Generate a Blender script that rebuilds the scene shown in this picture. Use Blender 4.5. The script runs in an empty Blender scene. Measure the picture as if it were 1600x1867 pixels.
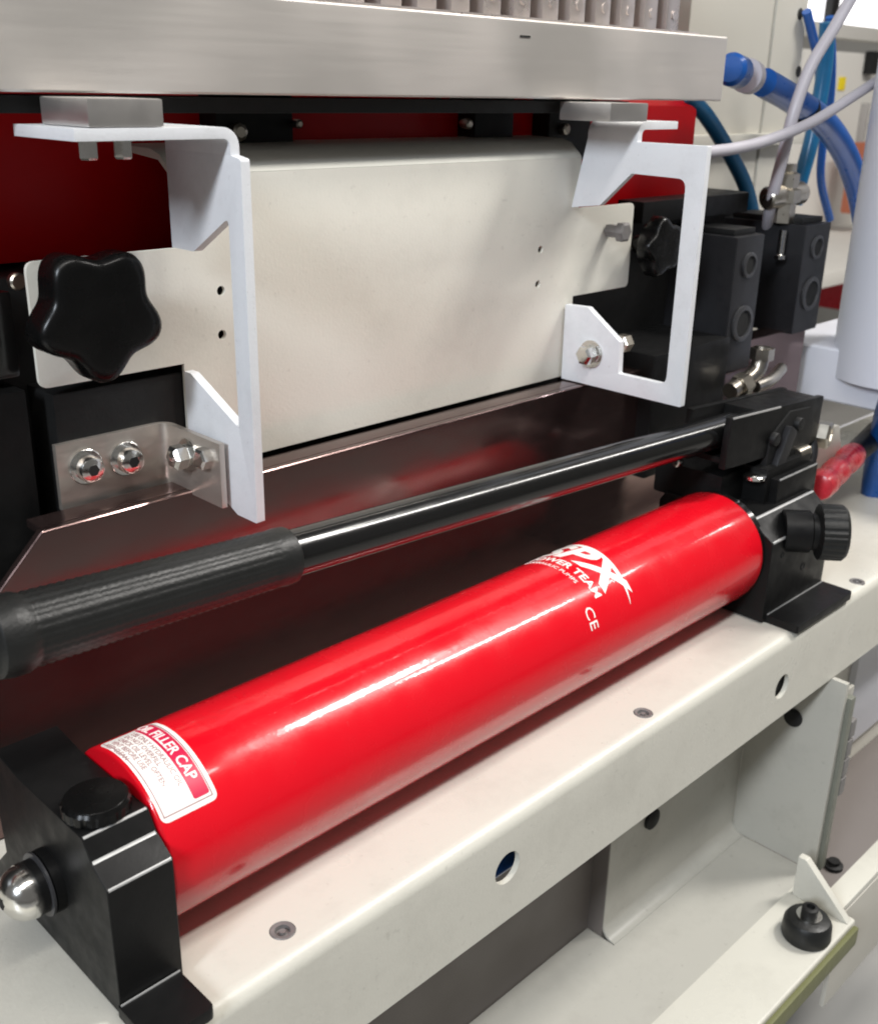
import bpy, bmesh, math, random
from mathutils import Vector, Matrix
random.seed(7)
scene = bpy.context.scene
C = scene.collection
R = math.radians
# ------------------------------------------------------------------ camera
F, CX, CY, EYE = 1965.34, 800.0, 933.5, 0.43
EX = Vector((0.7080, -0.2456, 0.6620)); EY = Vector((-0.7059, -0.2720, 0.6540)); EZ = Vector((0.0197, -0.9304, -0.3660))
EX.normalize(); EY = EZ.cross(EX).normalized(); EZ = EX.cross(EY).normalized()
cam = bpy.data.objects.new('camera', bpy.data.cameras.new('camera')); C.objects.link(cam)
right = Vector((EX.x, EY.x, EZ.x)); up = -Vector((EX.y, EY.y, EZ.y)); fwd = Vector((EX.z, EY.z, EZ.z))
cam.matrix_world = Matrix(((right.x, up.x, -fwd.x, 0), (right.y, up.y, -fwd.y, 0), (right.z, up.z, -fwd.z, EYE), (0, 0, 0, 1)))
cd = cam.data; cd.sensor_fit = 'HORIZONTAL'; cd.sensor_width = 36; cd.lens = F / 1600 * 36
cd.clip_start = 0.02; cd.clip_end = 60
cd.dof.use_dof = True; cd.dof.focus_distance = 0.68; cd.dof.aperture_fstop = 16
scene.camera = cam
EYEP = Vector((0, 0, EYE))
def at(u, v, axis, val):
    """point of the photograph on the plane axis = val (survey helper)"""
    d = Vector((u - CX, v - CY, F)); r = Vector((d.dot(EX), d.dot(EY), d.dot(EZ)))
    k = 'xyz'.index(axis); return EYEP + r * ((val - EYEP[k]) / r[k])
# ------------------------------------------------------------------ light
world = bpy.data.worlds.new('World'); scene.world = world; world.use_nodes = True
bg = world.node_tree.nodes['Background']; bg.inputs[0].default_value = (1.0, 0.97, 0.93, 1); bg.inputs[1].default_value = 0.14
scene.view_settings.view_transform = 'Standard'; scene.view_settings.look = 'None'
scene.cycles.filter_width = 1.9
scene.view_settings.exposure = 0.0; scene.view_settings.gamma = 1
def lamp(name, loc, target, sx, sy, power, col=(1, 0.965, 0.92)):
    l = bpy.data.lights.new(name, 'AREA'); l.shape = 'RECTANGLE'; l.size = sx; l.size_y = sy; l.energy = power; l.color = col
    o = bpy.data.objects.new(name, l); C.objects.link(o); o.location = loc
    z = (Vector(loc) - Vector(target)).normalized(); x = Vector((1, 0, 0)); y = z.cross(x).normalized(); x = y.cross(z)
    o.matrix_world = Matrix(((x.x, y.x, z.x, loc[0]), (x.y, y.y, z.y, loc[1]), (x.z, y.z, z.z, loc[2]), (0, 0, 0, 1)))
    return o
lamp('ceiling_lamp', (2.95, -0.84, 2.6), (2.95, 0.45, 0), 1.0, 0.16, 38)
lamp('ceiling_lamp', (4.5, -0.84, 2.6), (4.5, 0.45, 0), 1.7, 0.16, 38)
lamp('ceiling_lamp', (-0.15, -0.80, 2.6), (-0.1, 0.45, 0.1), 3.1, 0.22, 48)
lamp('ceiling_lamp', (-3.0, -0.62, 2.2), (0.3, 0.5, 0.2), 1.2, 0.4, 110, (0.84, 0.91, 1.0))
lamp('ceiling_lamp', (2.4, -0.5, 3.0), (1.4, 0.6, 0.1), 0.6, 0.4, 74)
# ------------------------------------------------------------------ materials
def lin(c):
    return tuple(((x / 255) / 12.92 if x / 255 <= 0.04045 else ((x / 255 + 0.055) / 1.055) ** 2.4) for x in c) + (1,)
def mat(name, col, rough=0.5, metal=0.0, coat=0.0, var=0.08, vscale=30, bump=0.0, bscale=400, rvar=0.1, stretch=None, spec=0.5, emit=0, trans=0, dirt_refl=0, dcol=(0.10, 0.08, 0.06), dscale=16, ripple=0):
    m = bpy.data.materials.new(name); m.use_nodes = True; nt = m.node_tree; n = nt.nodes; L = nt.links
    b = n['Principled BSDF']
    tc = n.new('ShaderNodeTexCoord'); mp = n.new('ShaderNodeMapping'); L.new(tc.outputs['Object'], mp.inputs[0])
    if stretch: mp.inputs['Scale'].default_value = stretch
    nz = n.new('ShaderNodeTexNoise'); nz.inputs['Scale'].default_value = vscale; nz.inputs['Detail'].default_value = 5
    L.new(mp.outputs[0], nz.inputs['Vector'])
    mix = n.new('ShaderNodeMix'); mix.data_type = 'RGBA'
    c = tuple(col[:3])
    mix.inputs[6].default_value = tuple(max(0, x * (1 - var)) for x in c) + (1,)
    mix.inputs[7].default_value = tuple(min(1, x * (1 + var)) for x in c) + (1,)
    L.new(nz.outputs['Fac'], mix.inputs[0]); L.new(mix.outputs[2], b.inputs['Base Color'])
    mr = n.new('ShaderNodeMapRange'); mr.inputs[1].default_value = 0.3; mr.inputs[2].default_value = 0.7
    mr.inputs[3].default_value = max(0.02, rough - rvar * rough); mr.inputs[4].default_value = min(1, rough + rvar * rough)
    n2 = n.new('ShaderNodeTexNoise'); n2.inputs['Scale'].default_value = vscale * 2.3; n2.inputs['Detail'].default_value = 3
    L.new(mp.outputs[0], n2.inputs['Vector']); L.new(n2.outputs['Fac'], mr.inputs[0]); L.new(mr.outputs[0], b.inputs['Roughness'])
    if dirt_refl:
        d1 = n.new('ShaderNodeTexNoise'); d1.inputs['Scale'].default_value = dscale; d1.inputs['Detail'].default_value = 9 if dscale > 8 else 1.5; d1.inputs['Roughness'].default_value = 0.72
        d2 = n.new('ShaderNodeTexNoise'); d2.inputs['Scale'].default_value = dscale * 11; d2.inputs['Detail'].default_value = 4
        L.new(tc.outputs['Object'], d1.inputs['Vector']); L.new(tc.outputs['Object'], d2.inputs['Vector'])
        r1 = n.new('ShaderNodeMapRange'); r1.inputs[1].default_value = 0.50 if dscale > 8 else 0.35; r1.inputs[2].default_value = 0.80 if dscale > 8 else 0.7; L.new(d1.outputs['Fac'], r1.inputs[0])
        r2 = n.new('ShaderNodeMapRange'); r2.inputs[1].default_value = 0.66; r2.inputs[2].default_value = 0.76; L.new(d2.outputs['Fac'], r2.inputs[0])
        ad = n.new('ShaderNodeMath'); ad.operation = 'ADD'; ad.use_clamp = True; L.new(r1.outputs[0], ad.inputs[0]); L.new(r2.outputs[0], ad.inputs[1])
        ml = n.new('ShaderNodeMath'); ml.operation = 'MULTIPLY'; ml.inputs[1].default_value = dirt_refl; L.new((ad if dscale > 8 else r1).outputs[0], ml.inputs[0])
        mx = n.new('ShaderNodeMix'); mx.data_type = 'RGBA'; mx.inputs[7].default_value = dcol + (1,)
        L.new(ml.outputs[0], mx.inputs[0]); L.new(mix.outputs[2], mx.inputs[6]); L.new(mx.outputs[2], b.inputs['Base Color'])
        ra = n.new('ShaderNodeMath'); ra.operation = 'MULTIPLY_ADD'; ra.inputs[1].default_value = dirt_refl * 0.8; ra.use_clamp = True
        L.new((ad if dscale > 8 else r1).outputs[0], ra.inputs[0]); L.new(mr.outputs[0], ra.inputs[2]); L.new(ra.outputs[0], b.inputs['Roughness'])
    b.inputs['Metallic'].default_value = metal; b.inputs['Specular IOR Level'].default_value = spec
    b.inputs['Coat Weight'].default_value = coat; b.inputs['Coat Roughness'].default_value = 0.06
    if trans: b.inputs['Transmission Weight'].default_value = trans
    if bump:
        n3 = n.new('ShaderNodeTexNoise'); n3.inputs['Scale'].default_value = bscale; n3.inputs['Detail'].default_value = 2
        L.new(mp.outputs[0], n3.inputs['Vector'])
        bp = n.new('ShaderNodeBump'); bp.inputs['Strength'].default_value = bump; bp.inputs['Distance'].default_value = 0.001
        L.new(n3.outputs['Fac'], bp.inputs['Height']); L.new(bp.outputs[0], b.inputs['Normal'])
        if ripple:
            n4 = n.new('ShaderNodeTexNoise'); n4.inputs['Scale'].default_value = 55; n4.inputs['Detail'].default_value = 1; L.new(tc.outputs['Object'], n4.inputs['Vector'])
            b2 = n.new('ShaderNodeBump'); b2.inputs['Strength'].default_value = ripple; b2.inputs['Distance'].default_value = 0.002
            L.new(n4.outputs['Fac'], b2.inputs['Height']); L.new(b2.outputs[0], bp.inputs['Normal'])
            if coat: L.new(bp.outputs[0], b.inputs['Coat Normal'])
    if emit:
        b.inputs['Emission Color'].default_value = tuple(c) + (1,); b.inputs['Emission Strength'].default_value = emit
    return m
M = {}
M['cream'] = mat('cream_paint', (0.625, 0.61, 0.54), 0.32, var=0.03, vscale=9, bump=0.12, bscale=420, rvar=0.25, dirt_refl=0.16, ripple=0.05)
M['plate'] = mat('cream_plate_paint', (0.78, 0.765, 0.685), 0.40, var=0.04, vscale=7, bump=0.12, bscale=420, dirt_refl=0.12, ripple=0.06)
M['white'] = mat('white_bracket_paint', (0.75, 0.765, 0.79), 0.34, var=0.03, vscale=20, bump=0.14, bscale=450, dirt_refl=0.15, dscale=30, ripple=0.04)
M['red'] = mat('red_gloss_paint', (0.70, 0.004, 0.014), 0.24, coat=0.45, spec=0.3, var=0.05, vscale=14, bump=0.05, bscale=260, rvar=0.3, dirt_refl=0.10, dcol=(0.30, 0.01, 0.012), dscale=22, ripple=0.035)
M['darkred'] = mat('deep_red_paint', (0.66, 0.003, 0.007), 0.36, var=0.35, vscale=6, spec=0.2)
M['black'] = mat('black_anodised', (0.008, 0.008, 0.008), 0.42, var=0.3, vscale=40, bump=0.06, bscale=500, rvar=0.2, spec=0.2)
M['edge'] = mat('painted_edge_glint', (0.50, 0.50, 0.49), 0.45, metal=0.35, var=0.25, vscale=90)  # bright tone painted in for the lamp highlights along black edges
M['knob'] = mat('black_phenolic', (0.004, 0.004, 0.004), 0.27, var=0.3, vscale=40, spec=0.25, bump=0.05, bscale=300)
M['ring'] = mat('dark_grey_ring', (0.045, 0.045, 0.048), 0.35, var=0.2)
M['valveblack'] = mat('valve_black', (0.016, 0.016, 0.018), 0.42, var=0.2, vscale=40, bump=0.06, bscale=400, spec=0.4)
M['blackgloss'] = mat('black_gloss_enamel', (0.006, 0.006, 0.006), 0.18, var=0.3, vscale=30, coat=0.2, spec=0.6)
M['blackmatt'] = mat('black_matt_iron', (0.009, 0.009, 0.009), 0.55, var=0.3, vscale=50, bump=0.15, bscale=300, spec=0.32)
M['rubber'] = mat('black_rubber', (0.012, 0.0125, 0.012), 0.42, var=0.25, vscale=60, bump=0.2, bscale=500, spec=0.4)
M['darksteel'] = mat('dark_polished_steel', (0.205, 0.138, 0.13), 0.17, metal=0.92, var=0.10, vscale=12, rvar=0.35, stretch=(1, 1, 3))
M['steel'] = mat('brushed_stainless', (0.80, 0.76, 0.71), 0.32, metal=0.72, var=0.02, vscale=6, bump=0.004, bscale=50, rvar=0.08, stretch=(1, 9, 22), dirt_refl=0.62, dcol=(0.36, 0.325, 0.315), dscale=6.5)  # broad soft patches paint in blurred hall reflections, along with smudges
M['dull'] = mat('dull_zinc', (0.20, 0.19, 0.185), 0.5, metal=0.2, var=0.3, vscale=200)
M['clip'] = mat('brown_tinged_stainless', (0.60, 0.54, 0.48), 0.38, metal=0.8, var=0.08, vscale=14, rvar=0.2, stretch=(3, 3, 12))
M['block'] = mat('milled_steel', (0.62, 0.60, 0.58), 0.36, metal=0.9, var=0.08, vscale=40)
M['chrome'] = mat('bright_zinc', (0.78, 0.77, 0.74), 0.18, metal=1.0, var=0.08, vscale=80, bump=0.1, bscale=300)
M['nickel'] = mat('nickel_fitting', (0.55, 0.51, 0.44), 0.3, metal=1.0, var=0.15, vscale=60)
M['blue'] = mat('blue_hose', (0.008, 0.085, 0.34), 0.3, var=0.15, vscale=40, coat=0.2)
M['teal'] = mat('teal_hose', (0.01, 0.12, 0.26), 0.3, var=0.15, vscale=40)
M['cable'] = mat('grey_cable', (0.48, 0.46, 0.50), 0.4, var=0.05, vscale=40)
M['lilac'] = mat('pale_grey_paint', (0.76, 0.77, 0.83), 0.4, var=0.03, vscale=8)
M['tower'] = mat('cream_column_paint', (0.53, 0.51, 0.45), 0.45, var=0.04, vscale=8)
M['grey'] = mat('grey_panel_paint', (0.38, 0.365, 0.35), 0.42, var=0.06, vscale=8, dirt_refl=0.15)
M['tray'] = mat('grey_cream_paint', (0.44, 0.43, 0.385), 0.36, var=0.06, vscale=7, dirt_refl=0.2, bump=0.1, bscale=400)
M['tooth'] = mat('satin_steel_teeth', (0.66, 0.60, 0.57), 0.3, metal=0.75, var=0.06, vscale=12, rvar=0.15)
M['recess'] = mat('shaded_brown_grey', (0.17, 0.15, 0.14), 0.55, var=0.05, vscale=8)  # darkened paint, the shade of the recess is put into the colour
M['floor'] = mat('hall_floor', (0.33, 0.325, 0.31), 0.55, var=0.08, vscale=3)
M['hall'] = mat('hall_wall', (0.62, 0.60, 0.56), 0.7, var=0.05, vscale=2)
M['ink'] = mat('white_print', (0.88, 0.86, 0.82), 0.45, var=0.02)
M['label'] = mat('label_paper', (0.90, 0.88, 0.84), 0.35, var=0.03, vscale=60)
M['labelred'] = mat('label_red', (0.62, 0.006, 0.06), 0.4, var=0.05)
M['labelgrey'] = mat('label_small_print', (0.36, 0.20, 0.20), 0.5, var=0.1)
M['redplastic'] = mat('red_grip_plastic', (0.62, 0.035, 0.05), 0.28, var=0.35, vscale=70)
M['trim'] = mat('grey_green_trim', (0.17, 0.175, 0.145), 0.5, var=0.2, vscale=60)
M['green'] = mat('olive_edge_seal', (0.145, 0.15, 0.06), 0.5, var=0.15, vscale=60)
M['hole'] = mat('dark_hole', (0.006, 0.006, 0.006), 0.8, var=0.2)
M['window'] = mat('bright_window', (1.0, 0.99, 1.0), 0.5, var=0.0, emit=1.6)
M['yellow'] = mat('yellow_tag', (0.8, 0.62, 0.01), 0.5)
M['orange'] = mat('red_brown_paint', (0.42, 0.13, 0.07), 0.5)
# ------------------------------------------------------------------ mesh helpers
def finish(name, bm, m, parent=None, smooth=True, angle=35):
    bmesh.ops.recalc_face_normals(bm, faces=bm.faces)
    me = bpy.data.meshes.new(name); bm.to_mesh(me); bm.free()
    if smooth:
        me.polygons.foreach_set('use_smooth', [True] * len(me.polygons)); me.set_sharp_from_angle(angle=R(angle))
    if m is not None:
        for mm in (m if isinstance(m, (list, tuple)) else [m]): me.materials.append(mm)
    o = bpy.data.objects.new(name, me); C.objects.link(o)
    if parent is not None:
        o.parent = parent; o.matrix_parent_inverse = Matrix.Translation(-parent.location)
    return o
def bev(bm, w, seg=2, ang=30):
    if w <= 0: return
    es = [e for e in bm.edges if len(e.link_faces) == 2 and e.calc_face_angle(0) > R(ang)]
    bmesh.ops.bevel(bm, geom=es, offset=w, segments=seg, profile=0.7, affect='EDGES', clamp_overlap=True)
def join(bms):
    out = bmesh.new()
    for b in bms:
        me = bpy.data.meshes.new('t'); b.to_mesh(me); b.free(); out.from_mesh(me); bpy.data.meshes.remove(me)
    return out
def box(x0, x1, y0, y1, z0, z1, w=0.001, seg=2):
    bm = bmesh.new(); bmesh.ops.create_cube(bm, size=1)
    for v in bm.verts:
        v.co = Vector(((x0 + x1) / 2 + v.co.x * (x1 - x0), (y0 + y1) / 2 + v.co.y * (y1 - y0), (z0 + z1) / 2 + v.co.z * (z1 - z0)))
    bev(bm, w, seg); return bm
def prism(pts, axis, a0, a1, w=0.001, seg=2, ang=30):
    """2-D outline in the two other axes, pushed along axis from a0 to a1"""
    k = 'xyz'.index(axis)
    def mk(p, a):
        q = list(p); q.insert(k, a); return q
    bm = bmesh.new(); vs = [bm.verts.new(mk(p, a0)) for p in pts]; f = bm.faces.new(vs)
    r = bmesh.ops.extrude_face_region(bm, geom=[f])
    for v in r['geom']:
        if isinstance(v, bmesh.types.BMVert): v.co[k] = a1
    bmesh.ops.recalc_face_normals(bm, faces=bm.faces); bev(bm, w, seg, ang); return bm
def fillet(pts, rad, n=5):
    """round corners of an outline; rad is one number or a list"""
    out = []; N = len(pts)
    for i, p in enumerate(pts):
        r = rad[i] if isinstance(rad, (list, tuple)) else rad
        p = Vector(p); a = Vector(pts[i - 1]) - p; b = Vector(pts[(i + 1) % N]) - p
        if r <= 1e-6: out.append(tuple(p)); continue
        th = a.angle(b); d = min(r / math.tan(th / 2), a.length * .45, b.length * .45)
        p0 = p + a.normalized() * d; p1 = p + b.normalized() * d
        for j in range(n + 1):
            t = j / n; out.append(tuple(p0 * (1 - t) ** 2 + p * 2 * t * (1 - t) + p1 * t * t))
    return out
def frame(d):
    d = Vector(d).normalized(); u = d.cross(Vector((0, 0, 1)))
    if u.length < 1e-3: u = Vector((1, 0, 0))
    u.normalize(); return d, u, d.cross(u)
def lathe(o, d, prof, seg=32, fn=None):
    """profile [(distance along d, radius)] turned about the axis through o"""
    d, u, v = frame(d); o = Vector(o); bm = bmesh.new(); rings = []
    for a, r in prof:
        ring = []
        for i in range(seg):
            t = 2 * math.pi * i / seg; rr = r * (fn(t, a) if fn else 1)
            ring.append(bm.verts.new(o + d * a + (u * math.cos(t) + v * math.sin(t)) * rr))
        rings.append(ring)
    for A, B in zip(rings, rings[1:]):
        for i in range(seg): bm.faces.new((A[i], A[(i + 1) % seg], B[(i + 1) % seg], B[i]))
    bm.faces.new(rings[0]); bm.faces.new(rings[-1][::-1]); return bm
def spline(pts, n=8):
    P = [Vector(p) for p in pts]; P = [P[0] * 2 - P[1]] + P + [P[-1] * 2 - P[-2]]; out = []
    for i in range(1, len(P) - 2):
        for j in range(n):
            t = j / n; a, b, c, d = P[i - 1:i + 3]
            out.append(0.5 * ((2 * b) + (c - a) * t + (2 * a - 5 * b + 4 * c - d) * t * t + (3 * b - a - 3 * c + d) * t ** 3))
    out.append(P[-2]); return out
def tube(pts, r, seg=14, n=8):
    P = spline(pts, n); bm = bmesh.new(); rings = []; u = None
    for i, p in enumerate(P):
        d = (P[min(i + 1, len(P) - 1)] - P[max(i - 1, 0)]).normalized()
        if u is None: u = frame(d)[1]
        u = (u - d * u.dot(d)).normalized(); v = d.cross(u)
        rings.append([bm.verts.new(p + (u * math.cos(2 * math.pi * k / seg) + v * math.sin(2 * math.pi * k / seg)) * r) for k in range(seg)])
    for A, B in zip(rings, rings[1:]):
        for k in range(seg): bm.faces.new((A[k], A[(k + 1) % seg], B[(k + 1) % seg], B[k]))
    bm.faces.new(rings[0]); bm.faces.new(rings[-1][::-1]); return bm
def cut(o, bms):
    cs = []
    for b in bms:
        bmesh.ops.recalc_face_normals(b, faces=b.faces)
        me = bpy.data.meshes.new('c'); b.to_mesh(me); b.free(); c = bpy.data.objects.new('c', me); C.objects.link(c); cs.append(c)
        md = o.modifiers.new('b', 'BOOLEAN'); md.object = c; md.operation = 'DIFFERENCE'; md.solver = 'EXACT'
    dg = bpy.context.evaluated_depsgraph_get(); dg.update()
    me = bpy.data.meshes.new_from_object(o.evaluated_get(dg)); o.modifiers.clear(); o.data = me; me.set_sharp_from_angle(angle=R(35))
    for c in cs: bpy.data.objects.remove(c)
def thing(name, label, cat, loc, group=None):
    o = bpy.data.objects.new(name, None); C.objects.link(o); o.location = loc; o.empty_display_size = 0.02
    return tag(o, label, cat, group)
def tag(o, label, cat, group=None):
    o['label'] = label; o['category'] = cat
    if group: o['group'] = group
    return o
def structure(o): o['kind'] = 'structure'; return o
def hexhead(o, d, r, h, dome=0.25):
    """hex bolt head standing on o along d"""
    return lathe(o, d, [(0, r), (h * 0.8, r), (h, r * 0.86)], 6)
def socket_bolt(name, o, d, r, h, parent, m='chrome', washer=True):
    """cap screw: washer, round head, recessed hex socket"""
    bms = [lathe(o, d, [(0, r * 1.35), (h * 0.16, r * 1.35), (h * 0.2, r * 1.28)], 28)] if washer else []
    b = lathe(o, d, [(0, r), (h * 0.75, r), (h * 0.95, r * 0.9), (h, r * 0.78)], 28); bms.append(b)
    ob = finish(name, join(bms), M[m], parent)
    dd = Vector(d).normalized()
    finish('socket', lathe(Vector(o) + dd * h * 0.9, d, [(0, r * 0.45), (h * 0.13, r * 0.45)], 6), M['hole'], ob)
    return ob
def edge_glints(o, pts, m, ymax):
    """highlight painted as bright metal on the narrow rounded edges that run along x"""
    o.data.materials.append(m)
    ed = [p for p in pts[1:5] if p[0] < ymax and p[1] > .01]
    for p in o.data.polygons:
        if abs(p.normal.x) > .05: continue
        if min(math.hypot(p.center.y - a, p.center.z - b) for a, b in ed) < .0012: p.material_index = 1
# ------------------------------------------------------------------ the long cream frame channel
def cprofile():
    pts = []; t = 0.004; rr = 0.009; y0 = 0.361
    pts.append((0.62, 0.0))
    for i in range(9):
        a = R(90 + 90 * i / 8); pts.append((y0 + rr + rr * math.cos(a), -rr + rr * math.sin(a)))
    pts += [(y0, -0.0815), (y0 + t, -0.0815)]
    for i in range(5):
        a = R(180 - 90 * i / 4); pts.append((y0 + rr + (rr - t) * math.cos(a), -rr + (rr - t) * math.sin(a)))
    pts.append((0.62, -t)); return pts
ch = thing('frame_channel', 'long cream painted steel channel under the red pump with round holes in its front', 'steel frame', (0.6, 0.4, 0))
web = finish('channel_web', prism(cprofile(), 'x', -0.25, 2.4, 0), M['cream'], ch, angle=50)
nuts = [at(515, 1697, 'z', 0), at(1172, 1300, 'z', 0), at(1562, 1060, 'z', 0)]
holes = [(at(925, 1583, 'y', .361), 0.0118), (at(1425, 1252, 'y', .361), 0.0115)]
cut(web, [lathe(p + Vector((0, 0, -0.02)), (0, 0, 1), [(0, .0074), (.04, .0074)], 24) for p in nuts] +
         [lathe(p + Vector((0, -0.01, 0)), (0, 1, 0), [(0, r), (.03, r)], 28) for p, r in holes])
for p in nuts:
    bm = lathe(p + Vector((0, 0, -0.006)), (0, 0, 1), [(0, .0073), (.0056, .0073), (.0064, .0066), (.0060, .0044), (0.002, .0040)], 24)
    n_ = finish('rivet_nut', bm, M['dull'], ch)
    finish('thread', lathe(p + Vector((0, 0, -0.0052)), (0, 0, 1), [(0, .0040), (.0030, .0040), (.0031, .0020), (.005, .0018)], 16), M['dull'], n_)
for p, r in holes:
    finish('hole_shade', lathe((p.x, .388 if p.x < .6 else .3668, p.z), (0, 1, 0), [(0, .026), (.006, .026)], 24), M['hole'], ch)  # dark disc added behind each hole in place of the shade inside
hb = tube([(0.2, 0.38, -0.060), (0.40, 0.379, -0.052), (0.48, 0.379, -0.053), (0.62, 0.385, -0.066)], 0.007)
tag(finish('air_hose', hb, M['blue']), 'blue hose glimpsed through the large round hole in the cream channel front', 'hose')
# ------------------------------------------------------------------ hand pump
AY, AZ, RR = 0.4436, 0.0584, 0.0499
pump = thing('hand_pump', 'glossy red and black hydraulic hand pump lying on the cream channel', 'hydraulic pump', (0.5, AY, 0))
X0, X1 = 0.2165, 0.797
res = finish('reservoir', lathe((X0, AY, AZ), (1, 0, 0), [(0, RR - .002), (.0007, RR - .0006), (.002, RR)] + [(.002 + (X1 - X0 - .010) * i / 12, RR) for i in range(1, 13)] +
             [(X1 - X0 - .008 + .008 * math.sin(R(a)), RR - .008 + .008 * math.cos(R(a))) for a in (15, 30, 45, 60, 75, 90)], 128), M['red'], pump, angle=40)
def oncyl(x, phi, h=0.00025):
    a = R(phi); return Vector((x, AY + (RR + h) * math.cos(a), AZ + (RR + h) * math.sin(a)))
def cylpatch(x0, x1, p0, p1, h, n=26, nx=8, rad=0.0):
    """thin patch lying on the reservoir, corner radius rad, with its own thickness"""
    bm = bmesh.new(); W = x1 - x0; H = R(p1 - p0) * RR; V = {}
    k = 8; outline = []
    rect = [(0, 0), (W, 0), (W, H), (0, H)]
    out = fillet(rect, rad, 5) if rad else rect
    f = bm.faces.new([bm.verts.new((a, b, 0)) for a, b in out])
    for i in range(1, n):
        g = bm.verts[:] + bm.edges[:] + bm.faces[:]
        bmesh.ops.bisect_plane(bm, geom=g, plane_co=(0, H * i / n, 0), plane_no=(0, 1, 0))
    ex = bmesh.ops.extrude_face_region(bm, geom=bm.faces[:])
    top = {v for v in ex['geom'] if isinstance(v, bmesh.types.BMVert)}
    for v in bm.verts:
        v.co = oncyl(x0 + v.co.x, p0 + math.degrees(v.co.y / RR), h if v in top else h - 0.00025)
    return bm
def cyltext(txt, size, x, phi, h=0.0003, sx=1.0, shear=0.0, bold=0.0):
    """lettering wrapped on the reservoir: reads round the curve from back to front, letter tops towards +x; (x, phi) = start of baseline"""
    cu = bpy.data.curves.new('txt', 'FONT'); cu.body = txt; cu.size = size; cu.resolution_u = 3; cu.shear = shear; cu.offset = bold
    ob = bpy.data.objects.new('txt', cu); C.objects.link(ob)
    dg = bpy.context.evaluated_depsgraph_get(); dg.update()
    me = bpy.data.meshes.new_from_object(ob.evaluated_get(dg)); bm = bmesh.new(); bm.from_mesh(me)
    bpy.data.objects.remove(ob); bpy.data.curves.remove(cu); bpy.data.meshes.remove(me)
    mx = max(v.co.x for v in bm.verts)
    for i in range(1, int(mx * sx / 0.0015)):
        bmesh.ops.bisect_plane(bm, geom=bm.verts[:] + bm.edges[:] + bm.faces[:], plane_co=(i * 0.0015 / sx, 0, 0), plane_no=(1, 0, 0))
    ex = bmesh.ops.extrude_face_region(bm, geom=bm.faces[:]); top = {v for v in ex['geom'] if isinstance(v, bmesh.types.BMVert)}
    for v in bm.verts:
        v.co = oncyl(x + v.co.y, phi + math.degrees(v.co.x * sx / RR), h if v in top else h - 0.0002)
    return bm
# label near the filler end
lab = finish('warning_label', cylpatch(0.2185, 0.2512, 66, 144.5, .0002, 30, rad=.0042), M['label'], pump)
finish('label_border', join([cylpatch(0.2483, 0.2489, 68, 140.6, .0003, 24), cylpatch(0.2201, 0.2207, 68, 140.6, .0003, 24), cylpatch(0.2201, 0.2489, 140.6, 141.3, .0003, 2)]), M['labelgrey'], lab)
finish('label_header', cylpatch(0.2386, 0.2478, 68, 139, .0004, 28, rad=.0015), M['labelred'], lab)
finish('lettering', cyltext('OIL FILLER CAP', 0.0084, 0.2402, 66, .0006, 0.94, bold=0.00015), M['ink'], lab)
lines = ['USE ONLY HYDRAULIC OIL', 'DO NOT OVERFILL', 'CHECK OIL LEVEL OFTEN', 'VENT BEFORE USE', 'KEEP CLEAN']
finish('small_print', join([cyltext(t, 0.0040, 0.2344 - .0038 * i, 72, .0004, 1.0) for i, t in enumerate(lines)]), M['labelgrey'], lab)
# white printed maker's mark
mk = finish('printed_mark', join([cyltext('SPX', 0.036, 0.5860, 50, .0003, 1.2, 0.25, bold=0.0013),
      cyltext('POWER TEAM', 0.0105, 0.5735, 57, .0003, 1.05, bold=0.0002), cyltext('HYDRAULIC PUMPS', 0.0052, 0.5655, 60, .0003, 1.1),
      cyltext('CE', 0.0125, 0.5570, 139, .0003, 1.15)]), M['ink'], pump)
# swoosh under the mark
def swoosh():
    n = 30; A = []; B = []
    for i in range(n + 1):
        t = i / n; p = 52 + t * 101; A.append((0.6165 - .011 * t * t, p)); B.append((0.6165 - .011 * t * t - .0042 * math.sin(math.pi * min(1, t * 1.02)) ** .8 - .0005, p))
    bm = bmesh.new(); va = [bm.verts.new(oncyl(x, p, .0003)) for x, p in A]; vb = [bm.verts.new(oncyl(x, p, .0003)) for x, p in B]
    for i in range(n): bm.faces.new((va[i], va[i + 1], vb[i + 1], vb[i]))
    return bm
finish('printed_swoosh', swoosh(), M['ink'], pump)
# near end block
LX0, LX1 = 0.180, 0.2155
prof = [(.3905, 0.0012), (.3905, .0770), (.4040, .0850), (.4110, .0958), (.478, .0955), (.505, .0990), (.512, .06), (.510, .03), (.53, .0095), (.53, .0012)]
eb = finish('end_block', prism(prof, 'x', LX0, LX1, .0009, 3, 12), M['black'], pump, angle=25)
edge_glints(eb, prof, M['edge'], .43)
finish('foot', prism(fillet([(LX0 - .001, .358), (.2135, .358), (.2135, .3915), (LX0 - .001, .3915)], [.002, .004, .001, .001]), 'z', .0002, .0075, .0009), M['black'], pump)
cap = finish('filler_cap', lathe((.1965, .4265, .0955), (0, 0, 1), [(-.004, .0125), (.0008, .0125), (.0012, .0168), (.0062, .0168), (.0080, .0155)], 72, lambda t, a: 1 - (.035 * (math.cos(18 * t) > .2) if .001 < a < .0065 else 0)), M['knob'], pump, angle=25)
finish('cap_face', lathe((.1965, .4265, .1033), (0, 0, 1), [(0, .0150), (.0004, .0146), (.0014, .0015)], 48), M['knob'], cap, angle=20)
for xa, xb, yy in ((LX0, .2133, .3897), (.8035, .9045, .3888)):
    finish('foot_glint', box(xa, xb, yy - .0006, yy, .0072, .0085, .0002), M['edge'], pump)  # thin bright strip added as a painted highlight along the foot
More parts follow.
